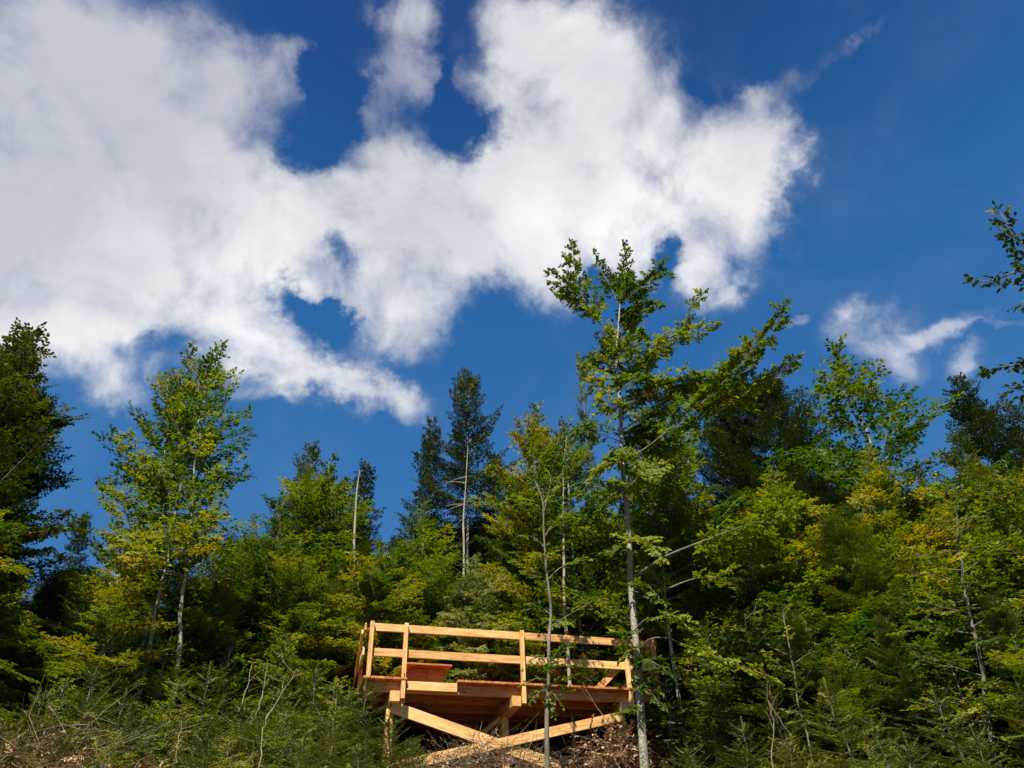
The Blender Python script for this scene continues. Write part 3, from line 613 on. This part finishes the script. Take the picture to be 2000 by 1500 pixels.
# big beech in front of the platform, its limbs laid out one by one
def big_beech():
    rng = np.random.default_rng(77); D0 = 14.2
    tr = [(1258,1530),(1252,1400),(1243,1270),(1236,1190),(1231,1120),(1228,1050),(1222,970),(1215,900),(1212,800),(1207,740),(1204,690),(1209,620),(1213,560),(1215,500)]
    P = np.array([at(a, b, D0) for a, b in tr]); base = P[0].copy()
    gb = float(ground(base[0], base[1])); base[2] = min(base[2], gb); P[0] = base
    o = empty('beech_tree', tuple(base), 'tall big beech with pale trunk standing in front of the right end of the platform', 'tree')
    Q = smoothpoly(P-base, 40); Q[0, 2] -= .3
    rad = np.interp(np.linspace(0, 1, 40), [0, .12, .5, .8, 1], [.080, .068, .050, .026, .007])
    Tb = Tubes(); Tb.add(Q, rad, 12); link('trunk', Tb.mesh('trunk'), M['beechbark'], o)
    Lv = Leaves(); Tw = Tubes()
    def limb(pts, dd, r, ds=.12, tw=.62, s0=.2, ti=None, dens=1.):
        n = len(pts); W_ = np.array([at(a, b, D0+dd*(i/(n-1))**.8) for i, (a, b) in enumerate(pts)])-base
        W_ = smoothpoly(W_, 5*n)
        L1 = Tubes(); lw_ = np.linalg.norm(np.diff(W_, axis=0), axis=1).sum(); tw = tw*(1.15 if lw_ > 1.8 else 1.75)
        limb_sprays(W_, r*.8, .005, rng, Lv, L1, s0, ds*.8, tw, .34, 0.004, ti, density=dens*.9, k=7, wob=.45)
        limb_sprays(W_, r, .005, rng, Lv, None, s0, ds*1.5, tw*.8, .30, 0.0, ti, a1=1.2, density=dens*.9, wob=.6)
        link('limb', L1.mesh('limb'), M['limbbark'], o)
    limb([(1203,665),(1160,612),(1132,560),(1122,520),(1118,478)], -.5, .028, .10, .42)
    limb([(1180,640),(1140,600),(1105,585),(1080,568)], .4, .016, .10, .35)
    limb([(1150,600),(1110,560),(1090,545),(1075,535)], -.6, .012, .10, .35)
    limb([(1238,1128),(1300,1087),(1400,1047),(1480,1017),(1560,985)], -1.2, .036, .13, .65, .4, .6)
    limb([(1238,1170),(1290,1155),(1350,1132),(1400,1125),(1430,1110)], .9, .026, .15, .5, .6)
    limb([(1224,900),(1275,865),(1370,788),(1430,728),(1490,660),(1530,612)], -1.0, .026, .09, .68, .22)
    limb([(1218,838),(1260,812),(1315,783),(1370,760),(1420,735)], 1.0, .024, .09, .6, .3)
    limb([(1240,800),(1255,760),(1262,700),(1300,670),(1350,655),(1395,635)], -.4, .018, .09, .5, .25)
    limb([(1315,690),(1335,640),(1350,600),(1373,575)], -.5, .010, .12, .25, .2)
    limb([(1212,862),(1185,852),(1145,835),(1120,850)], -.9, .014, .11, .35, .3)
    limb([(1208,650),(1240,618),(1270,600),(1290,597)], .7, .014, .09, .4)
    limb([(1211,600),(1240,570),(1270,545),(1292,530)], -.6, .013, .09, .4)
    limb([(1211,600),(1190,555),(1172,525),(1163,492)], .3, .013, .09, .38)
    limb([(1213,590),(1216,550),(1222,515),(1218,480)], 0, .010, .08, .40, 0)
    limb([(1206,740),(1240,720),(1275,690),(1300,660)], .8, .016, .09, .5)
    limb([(1206,740),(1180,725),(1160,710),(1150,700)], .6, .012, .09, .4)
    limb([(1209,760),(1180,760),(1155,745),(1145,720)], -.7, .012, .10, .35)
    limb([(1211,790),(1270,765),(1330,750),(1400,740),(1440,700)], .3, .02, .09, .6, .2)
    limb([(1211,800),(1190,790),(1180,770)], -.8, .012, .09, .45, .1)
    limb([(1212,810),(1240,780),(1255,760)], .9, .012, .09, .5, .1)
    limb([(1330,830),(1390,800),(1440,780),(1500,745),(1555,700)], -.4, .014, .09, .5, .2)
    limb([(1380,790),(1430,780),(1460,790)], .2, .012, .09, .5, .2)
    limb([(1205,700),(1230,680),(1248,650)], -.8, .012, .09, .42, .1)
    limb([(1205,690),(1195,670),(1190,640)], .9, .010, .09, .42, .1)
    limb([(1214,870),(1190,905),(1165,920)], -.6, .012, .09, .4, .1)
    limb([(1218,900),(1245,905),(1275,930)], -.7, .012, .09, .45, .1)
    limb([(1222,950),(1200,960),(1175,985)], -.5, .012, .09, .4, .1)
    limb([(1226,1010),(1250,1000),(1285,1010)], .5, .012, .09, .45, .1)
    limb([(1215,850),(1240,850),(1280,880)], .9, .012, .09, .5, .1)
    limb([(1228,1060),(1205,1075),(1180,1080)], -.5, .010, .10, .35, .2)
    limb([(1240,1150),(1265,1145),(1290,1170)], -.6, .010, .09, .35, .1)
    limb([(1234,1110),(1215,1120),(1195,1150)], .4, .010, .09, .35, .1, .7)
    limb([(1212,620),(1235,600),(1255,575)], .9, .010, .09, .42, .1)
    limb([(1206,700),(1225,660),(1235,630)], .5, .012, .09, .45, .1)
    limb([(1208,720),(1190,700),(1178,670)], .7, .012, .09, .45, .1)
    limb([(1210,770),(1235,745),(1262,735)], -.7, .012, .09, .5, .1)
    limb([(1246,1290),(1270,1290),(1300,1310)], -.8, .010, .09, .35, .1)
    limb([(1246,1270),(1232,1265),(1215,1285)], -.5, .010, .09, .3, .1)
    limb([(1250,1330),(1262,1340),(1285,1370)], -.6, .010, .09, .3, .1)
    limb([(1236,1235),(1262,1210),(1300,1206),(1345,1212)], -.8, .018, .16, .35, .45, .7)
    limb([(1246,1290),(1264,1252),(1300,1246),(1345,1262),(1420,1290),(1500,1320)], -1.0, .02, .10, .5, .45, .85)
    limb([(1228,1040),(1215,1005),(1203,985),(1190,950)], .5, .02, .12, .3, .4)
    limb([(1230,1062),(1245,1050),(1270,1065),(1295,1090)], -.9, .012, .09, .3, .1, .95)
    limb([(1222,960),(1250,930),(1300,910)], .8, .014, .11, .45, .3)
    limb([(1240,1250),(1225,1235),(1200,1235)], -.5, .010, .10, .35, .2, .5)
    limb([(1253,1390),(1235,1385),(1215,1390)], -.4, .008, .10, .25, .1, .4)
    limb([(1250,1340),(1270,1330),(1285,1345)], -.2, .010, .08, .3, .1, .5)
    link('crown', Lv.mesh('crown', rng, .021, .080, .052, .85, six=True), M['beech_fresh'], o)
    pw = at(1262, 762, D0-.3)-base                    # withered clusters hanging in the crown
    for k in range(5):
        Lv2 = Leaves(); Lv2.twig(pw+rng.normal(0, .06, 3), nrm(np.array([.5, .1, -.5])+rng.normal(0, .2, 3)), .18, np.array([0, 0, 1.]), .9)
        link('withered_twig', Lv2.mesh('withered_twig', rng, .03, .08, .05, .8, six=True), M['brown'], o)
big_beech()

# thin beech right in front of the railing
def thin_beech():
    rng = np.random.default_rng(78); D0 = 14.6
    tr = [(1066,1480),(1068,1400),(1072,1310),(1072,1250),(1076,1190),(1068,1120),(1062,1040),(1060,980),(1045,940)]
    P = np.array([at(a, b, D0) for a, b in tr]); base = P[0].copy(); base[2] = float(ground(base[0], base[1])); P[0] = base
    o = empty('beech_tree', tuple(base), 'thin beech with mossy stem in front of the middle of the railing', 'tree')
    Q = smoothpoly(P-base, 26); Q[0, 2] -= .2; Tb = Tubes(); Tb.add(Q, np.linspace(.045, .010, 26), 10); link('trunk', Tb.mesh('trunk'), M['limbbark'], o)
    Lv = Leaves()
    def limb(pts, dd, r, **k):
        n = len(pts); W_ = smoothpoly(np.array([at(a, b, D0+dd*(i/(n-1))) for i, (a, b) in enumerate(pts)])-base, 5*n)
        L1 = Tubes(); limb_sprays(W_, r, .004, rng, Lv, L1, k.get('s0', .2), k.get('ds', .08), k.get('tw', .46), .26, .003, k.get('ti', .55), k=6, wob=.4); link('limb', L1.mesh('limb'), M['limbbark'], o)
    limb([(1076,1225),(1100,1208),(1130,1190),(1165,1170)], -.5, .014, s0=.5)
    limb([(1068,1135),(1090,1112),(1120,1098),(1150,1092)], .5, .014, s0=.5)
    limb([(1072,1320),(1085,1300),(1100,1270),(1115,1262)], -.5, .01, s0=.1)
    limb([(1072,1330),(1050,1325),(1025,1335)], -.4, .01, s0=.1)
    limb([(1072,1340),(1095,1330),(1120,1320)], -.5, .01, s0=.1)
    limb([(1070,1310),(1080,1285),(1095,1265)], .2, .01, s0=.1)
    limb([(1069,1370),(1080,1355),(1095,1375)], -.2, .01, s0=.1)
    limb([(1069,1385),(1073,1365),(1080,1390)], -.2, .01, s0=.1, tw=.25)
    limb([(1073,1290),(1050,1280),(1030,1300)], -.3, .01, s0=.1); limb([(1073,1300),(1098,1300),(1125,1300)], -.3, .01, s0=.1)
    limb([(1071,1350),(1048,1350),(1040,1365)], -.3, .008, s0=.1); limb([(1071,1345),(1092,1355),(1110,1350)], .2, .008, s0=.1)
    limb([(1070,1150),(1050,1130),(1030,1120)], -.4, .01, s0=.1, ti=.3); limb([(1064,1070),(1045,1050),(1020,1045)], .4, .01, s0=.1, ti=.3); limb([(1062,1000),(1072,960),(1078,920)], .2, .01, s0=.1, ti=.3)
    limb([(1066,1100),(1085,1075),(1105,1060)], -.4, .01, s0=.1, ti=.3); limb([(1050,950),(1045,915),(1040,880)], .1, .01, s0=.0, ti=.3); limb([(1075,1200),(1055,1185),(1035,1180)], .4, .01, s0=.1, ti=.3)
    limb([(1062,1050),(1085,1020),(1120,1000)], .6, .012); limb([(1061,1010),(1035,985),(1000,975)], -.5, .012)
    limb([(1060,985),(1080,960),(1095,930)], .4, .012); limb([(1050,950),(1030,960),(1005,965)], .2, .012)
    link('crown', Lv.mesh('crown', rng, .034, .08, .05, .85, six=True), M['beech_fresh'], o)
thin_beech()

# beech outside the right edge reaching in with two branches
def edge_beech():
    rng = np.random.default_rng(79); D0 = 9.5
    T = at(2230, 380, D0); base = np.array([T[0], T[1], float(ground(T[0], T[1]))])
    o = empty('beech_tree', tuple(base), 'near beech reaching two leafy branches in from beyond the right edge', 'tree')
    h = T[2]-base[2]; Q = smoothpoly([(0, 0, -.3), (.1, 0, h*.4), (0, .1, h*.8), (.1, .1, h*1.05)], 20); Tb = Tubes(); Tb.add(Q, np.linspace(.12, .02, 20), 10); link('trunk', Tb.mesh('trunk'), M['beechbark'], o)
    Lv = Leaves()
    def limb(pts, r, ds=.09, tw=.42, s0=.3, ti=.4):
        W_ = smoothpoly(np.array([at(*q) for q in pts])-base, 20); L1 = Tubes(); limb_sprays(W_, r, .004, rng, Lv, L1, s0, ds*.6, tw*1.15, .26, 0.003, ti, k=6, wob=.35); link('limb', L1.mesh('limb'), M['limbbark'], o)
    limb([(2230, 620, D0), (2120, 560, 9.2), (2020, 500, 9.0), (1970, 440, 8.9), (1952, 412, 8.9)], .025)
    limb([(2200, 640, D0), (2080, 570, 9.2), (2000, 530, 9.0), (1950, 545, 8.9), (1910, 550, 8.9)], .018, tw=.3, s0=.45)
    limb([(2230, 680, D0), (2120, 620, 9.2), (2030, 590, 9.0), (1990, 600, 8.9)], .018, tw=.35)
    limb([(2230, 800, D0), (2120, 740, 9.4), (2020, 715, 9.2), (1970, 715, 9.2), (1930, 725, 9.1)], .018, tw=.3)
    limb([(2230, 850, D0), (2120, 780, 9.6), (2030, 770, 9.5), (1985, 760, 9.4)], .018, tw=.4)
    limb([(2230, 560, D0), (2150, 480, 9.5), (2080, 400, 9.5)], .02, tw=.5); limb([(2230, 460, D0), (2200, 350, 9.5), (2160, 260, 9.6)], .02, tw=.5)
    link('crown', Lv.mesh('crown', rng, .04, .075, .048, .85, six=True), M['beech_dark'], o)
edge_beech()

# bare bleached trunks
def snag(pts, D, r, label):
    P = np.array([at(a, b, D) for a, b in pts]); base = np.array([P[0][0], P[0][1], float(ground(P[0][0], P[0][1]))]); P = np.vstack([base, P])-base; P[0, 2] -= .2
    o = empty('dead_tree', tuple(base), label, 'dead tree', 'bare bleached trunks in the forest')
    Q = smoothpoly(P, 24); Tb = Tubes(); Tb.add(Q, np.linspace(r*.8, r*.12, 24), 7); link('trunk', Tb.mesh('trunk'), M['deadbark'], o)
    rng = np.random.default_rng(int(pts[0][0])); Bt = Tubes()
    for k in range(9):
        i = rng.integers(9, 23); a = rng.random()*6.28; e = rng.normal(.1, .2); L = rng.uniform(.25, .9); d = np.array([math.cos(a)*math.cos(e), math.sin(a)*math.cos(e), math.sin(e)])
        Bt.add([Q[i], Q[i]+d*L*.5, Q[i]+d*L+np.array([0, 0, -.08*L])], [r*.2, r*.13, .003], 3)
        link('branch', Bt.mesh('branch'), M['deadbark'], o); Bt = Tubes()

snag([(688,1148),(692,1050),(697,960),(703,918)], 19.5, .075, 'bleached bare trunk left of centre in front of the narrow dark fir')
snag([(906,1100),(905,1020),(910,940),(914,870)], 22, .06, 'bleached bare trunk beside the tallest central conifer')
def slim_tree(name, pts, D, r, fol, label, f0, nl, L, bk='beechbark', tw=.6, up=.35):
    P = np.array([at(a, b, D) for a, b in pts]); base = np.array([P[0][0], P[0][1], float(ground(P[0][0], P[0][1]))]); P = np.vstack([base, P])-base; P[0, 2] -= .2
    rng = np.random.default_rng(int(pts[0][0])+5); Q = smoothpoly(P, 34); Q[6:-1, :2] += np.cumsum(rng.normal(0, .008, (27, 2)), axis=0); rad = np.linspace(r, .008, 34)
    o = empty(name, tuple(base), label, 'tree', 'slim beeches with visible pale stems'); Tb = Tubes(); Tb.add(Q, rad, 8); Lv = Leaves(); az = rng.random()*6
    for k in range(nl):
        f = f0+(1-f0)*(k+rng.random()*.6)/nl; x_ = f*33; i_ = min(int(x_), 32); p = Q[i_]+(Q[i_+1]-Q[i_])*(x_-i_); az += 2.4; e = up+.5*(f-f0)+rng.normal(0, .15); a2 = az; l_ = L*(.5+.7*rng.random())*(1.15-.7*(f-f0)/(1-f0)); W_ = [p.copy()]
        for q in range(5):
            p = p+np.array([math.cos(a2)*math.cos(e), math.sin(a2)*math.cos(e), math.sin(e)])*l_/5; a2 += rng.normal(0, .15); e += rng.normal(-.03, .1); W_.append(p.copy())
        limb_sprays(W_, max(.008, rad[i_]*.4), .003, rng, Lv, Tb, .2, .12, tw, .28, .004, None, k=5, wob=.3)
    link('trunk', Tb.mesh('trunk'), M[bk], o); link('crown', Lv.mesh('crown', rng, .034, .09, .06, .85), M[fol], o)
slim_tree('beech_tree', [(1106,1235),(1100,1120),(1097,1000),(1098,930),(1108,850)], 18, .05, 'beech_fresh', 'slim pale stemmed beech behind the top rail left of the big beech', .55, 16, 1.3)
slim_tree('beech_tree', [(1308,1245),(1303,1200),(1302,1150),(1298,1080)], 17, .045, 'beech', 'slim pale stemmed beech behind the right end of the platform', .6, 12, 1.2)
slim_tree('beech_tree', [(345,1310),(352,1200),(365,1080),(372,1010),(380,900),(385,800)], 14.8, .05, 'beech_fresh', 'slim pale stemmed beech under the airy beech on the left', .5, 22, 1.4)
slim_tree('beech_tree', [(288,1290),(300,1210),(318,1140),(332,1090),(330,1040)], 14.6, .045, 'yellow', 'slim pale leaning beech carrying a low yellow crown', .62, 16, 1.5, up=.1)
slim_tree('beech_tree', [(1950,1500),(1930,1390),(1910,1260),(1890,1150),(1875,1050),(1868,960)], 13, .048, 'beech', 'slim beech with pale trunk leaning left in the lower right corner', .3, 34, 1.0, 'limbbark', up=.15)
slim_tree('beech_tree', [(1578,1460),(1565,1400),(1545,1280),(1530,1180)], 13.6, .02, 'beech', 'very thin pale leaning beech right of the fir sapling', .4, 12, .7, 'limbbark')
slim_tree('beech_tree', [(1490,1440),(1472,1380),(1462,1300),(1455,1200)], 15, .04, 'beech_dark', 'brown stemmed slim beech in the gap right of the platform', .6, 12, 1.1, 'firbark')
slim_tree('beech_tree', [(1440,1190),(1437,1140),(1432,1060)], 19, .05, 'beech', 'slim beech seen above the long right limb of the big beech', .5, 12, 1.3)

# small spruces on the bank
SP = [('sA',722,1330,12.6,'fir_green','spruce sapling hiding the left end of the platform legs'),('sB',755,1400,12.4,'spruce','small bushy spruce between the sapling and the left platform leg'),('sA',675,1345,12.9,'spruce','spruce sapling left of the one hiding the platform legs'),
 ('sB',660,1400,12.0,'spruce','small spruce left of the platform sapling'),('sB',812,1440,13.2,'fir_green','tiny fir in front of the left platform leg'),
 ('sA',1440,1405,11.0,'fir_green','fir sapling with bright flat boughs right of the big beech'),('sB',1335,1455,10.8,'fir_green','low bright fir at the foot of the big beech'),
 ('sA',330,1235,14.5,'spruce','spruce sapling under the pale leaning stem'),('sA',190,1290,13,'fir_green','bright green spruce sapling low on the left'),
 ('sA',90,1340,12,'spruce','spruce sapling near the left edge'),('sB',20,1400,11,'spruce','low spruce at the left edge'),('sA',255,1350,11.5,'spruce','spruce sapling above the tangle of dry branches'),
 ('sA',420,1300,13,'spruce','spruce sapling among the leaning dry sticks'),('sB',480,1370,12,'spruce','low spruce right of the dry tangle'),('sB',560,1340,12.5,'fir_green','bushy fir sapling left of the platform'),
 ('sA',620,1290,14,'spruce','spruce sapling behind the dry sticks'),('sB',400,1430,10.5,'fir_green','low fir at the bottom edge left of centre'),('sB',600,1440,10.5,'spruce','low spruce at the bottom edge'),
 ('sA',1620,1330,12.5,'spruce','spruce sapling below the layered fir'),('sA',1700,1390,11,'fir_green','green sapling near the bottom right'),('sA',1830,1340,12,'spruce','spruce sapling left of the leaning pale trunk'),
 ('sB',1540,1430,11.5,'spruce','low spruce right of the bright fir sapling'),('sB',1770,1440,10.5,'spruce','low spruce at the bottom right'),('sA',1900,1420,10.5,'fir_green','green sapling right in the lower right corner'),
 ('sA',1380,1340,15,'spruce','shaded spruce sapling behind the bright fir'),('sB',140,1430,10.5,'spruce','low spruce left of the dry tangle'),
 ('sA',1500,1330,14,'fir_green','fir sapling in the shade behind the leaning pole'),('sB',700,1450,11.2,'fir_green','low fir at the bottom edge by the platform'),('sA',1985,1330,12,'spruce','spruce sapling cut by the right edge')]
for v, px_, py_, D_, fo, lb in SP: plant('spruce_sapling', v, px_, py_, D_, fo, 'firbark', lb, SAP, 1.15, 'small tree')
BU = [(130,1330,12.5,'beech_fresh','bright leafy bush among the spruces low on the left'),(350,1330,12.5,'beech','olive leafy bush right of the fallen tangle'),(560,1390,11.5,'beech_fresh','small leafy bush at the bottom left of the platform'),(660,1330,13,'beech','leafy bush touching the left side of the platform'),
 (230,1430,10.5,'yellow','yellowish low bush in front of the dry tangle'),(450,1440,10.3,'yellow','yellowish low bush at the bottom edge'),(1700,1450,10.4,'beech','low leafy bush at the bottom edge right of centre'),
 (560,1240,16,'beech','leafy bush behind the dry sticks'),(250,1220,15,'pale','pale leaved bush against the bright cloud gap on the left'),(450,1250,15.5,'beech_fresh','green bush beneath the airy beech'),
 (1380,1230,16,'beech','olive bush behind the platform corner'),(1300,1330,16.8,'beech_dark','shaded bush right of the platform'),(1650,1260,15,'beech_fresh','green bush below the layered drooping fir'),
 (1850,1280,13.5,'beech','leafy bush left of the leaning pale trunk'),(760,1220,19,'beech_dark','dark bush behind the left railing bay'),(1150,1230,19,'beech_dark','dark bush behind the right railing bay'),
 (930,1240,20.5,'beech','bush behind the middle of the railing'),(60,1260,15,'beech_dark','dark bush at the left edge')]
for px_, py_, D_, fo, lb in BU: plant('beech_bush', 'bS', px_, py_, D_, fo, 'beechbark', lb, 'young beeches under the trees', 1.1, 'bush')

# ---------------------------------------------------------------- brush and dry branches
def brush(name, label, cx, cy, rx, ry, hh, nst, seed, leafmat=None, nl=0, twm='drytwig', kind='stuff', lm=.05, cat=None, needle=False):
    rng = np.random.default_rng(seed); Tb = Tubes(); Lv = Leaves()
    for k in range(nst):
        a = rng.random()*6.28; q = math.sqrt(rng.random()); x = cx+rx*q*math.cos(a); y = cy+ry*q*math.sin(a); top = hh*(1-q*q)**.6
        z = float(ground(x, y))+rng.random()**.7*top
        az = rng.random()*6.28; e = rng.normal(.1, .4); L = rng.uniform(.25, 1.0); d = np.array([math.cos(az)*math.cos(e), math.sin(az)*math.cos(e), math.sin(e)])
        p = np.array([x, y, z]); b = d+rng.normal(0, .25, 3); r = rng.uniform(.002, .0065)
        Tb.add([p, p+d*L*.5, p+d*L*.5+b*L*.5], [r, r*.7, r*.3], 3)
        if nl:
            for j in range(nl): Lv.twig(p+d*L*rng.random()*.6, nrm(b+rng.normal(0, .6, 3)), rng.uniform(.1, .3), nrm(np.array([0, 0, 1.])+rng.normal(0, .4, 3)), rng.random())
    me = Tb.mesh(name); o = link(name, me, M[twm]); tag(o, label, cat, kind=kind)
    if nl: 
        l = link('leaves', (Lv.mesh('leaves', rng, .012, .045, .012, .8) if needle else Lv.mesh('leaves', rng, .035, lm, lm*.5, .8)), M[leafmat], o); l['kind'] = 'stuff'
    return o
brush('dry_brush', 'heap of dry brown branches and twigs below the crossed braces of the platform', 3.0, -1.1, 2.3, .9, .72, 900, 3, 'brown', 1, lm=.05, cat='brushwood')
brush('dead_leaves', 'withered brown beech leaves heaped by the foot of the big beech', 4.9, -.9, 1.25, .8, 1.25, 380, 4, 'brown', 3, lm=.10, cat='dead leaves')
brush('undergrowth', 'low tangled green undergrowth covering the bank left of the platform', -4.2, -3.2, 4.6, 2.6, 1.15, 1500, 6, 'spruce', 7, needle=True, cat='undergrowth', twm='firbark')
brush('undergrowth', 'brown and green tangle of cut boughs at the bottom left', -5.4, -5.4, 3.8, 1.7, .85, 1000, 7, 'brown', 4, needle=True, cat='undergrowth')
brush('undergrowth', 'green undergrowth on the bank right of the big beech', 8.4, -2.2, 3.6, 2.2, .9, 1000, 8, 'fir_green', 7, needle=True, cat='undergrowth')
def stick(pts, D, r, label, fork=4):
    P = np.array([at(a, b, D+.15*i) for i, (a, b) in enumerate(pts)]); base = P[0].copy(); rng = np.random.default_rng(int(pts[0][0]*3+pts[0][1])); Tb = Tubes(); Q = smoothpoly(P-base, 10); Q[1:] += np.cumsum(rng.normal(0, .012, (9, 3)), axis=0); r *= .72; Tb.add(Q, np.linspace(r, r*.3, 10), 6)
    for k in range(fork):
        i = rng.integers(4, 9); t = nrm(Q[i+1]-Q[i-1]); d = nrm(t+rng.normal(0, .6, 3)); L = rng.uniform(.12, .4); Tb.add([Q[i], Q[i]+d*L*.6, Q[i]+d*L+rng.normal(0, .03, 3)], [r*.5, r*.3, .002], 4)
    o = link('dead_branch', Tb.mesh('dead_branch'), M['drytwig']); o.location = base; tag(o, label, 'branch', 'dry sticks standing in the brush')
stick([(465,1392),(480,1345),(492,1290)], 12, .016, 'dry stick leaning right below the dark gap on the left')
stick([(498,1400),(515,1350),(525,1285)], 12.1, .018, 'tallest forked dry stick among the three on the left')
stick([(520,1405),(550,1350),(580,1308)], 12, .018, 'dry stick leaning far right with a forked tip')
stick([(165,1355),(170,1400),(185,1450)], 11, .014, 'thin dark dry stem at the left above the tangle', 1)
stick([(505,1500),(510,1440),(520,1395)], 10.5, .014, 'thin upright dry stem at the bottom left of centre', 2)
stick([(345,1490),(355,1440),(362,1410)], 10.5, .012, 'short dry stem right of the dry tangle', 2)
stick([(955,1475),(938,1450),(925,1425)], 14.0, .02, 'dark broken branch in front of the crossed braces', 1)
stick([(1500,1370),(1540,1440),(1520,1500)], 12, .012, 'thin drooping twig right of the bright fir sapling', 2)
stick([(1190,1410),(1160,1375),(1135,1330)], 14, .010, 'thin bare twig in front of the right deck edge', 3)
stick([(1510,1500),(1512,1430),(1508,1385)], 11, .014, 'thin dark stem in the lower right brush', 3)
rng = np.random.default_rng(44); Tb = Tubes(); b0 = at(185, 1450, 10.8)
for k in range(26):
    a = rng.random()*6.28; e = rng.uniform(-.2, 1.2); L = rng.uniform(.3, .95); d = np.array([math.cos(a)*math.cos(e), math.sin(a)*math.cos(e)*.5, math.sin(e)]); r = rng.uniform(.002, .006)
    p0 = rng.normal(0, .12, 3); bb = d+rng.normal(0, .22, 3); Tb.add([p0, p0+d*L*.5, p0+d*L*.5+bb*L*.5], [r, r*.7, r*.3], 4)
o = link('dead_branch', Tb.mesh('dead_branch'), M['drytwig']); o.location = b0; tag(o, 'tangle of bare dry twigs radiating from one fallen branch at the bottom left', 'branch')
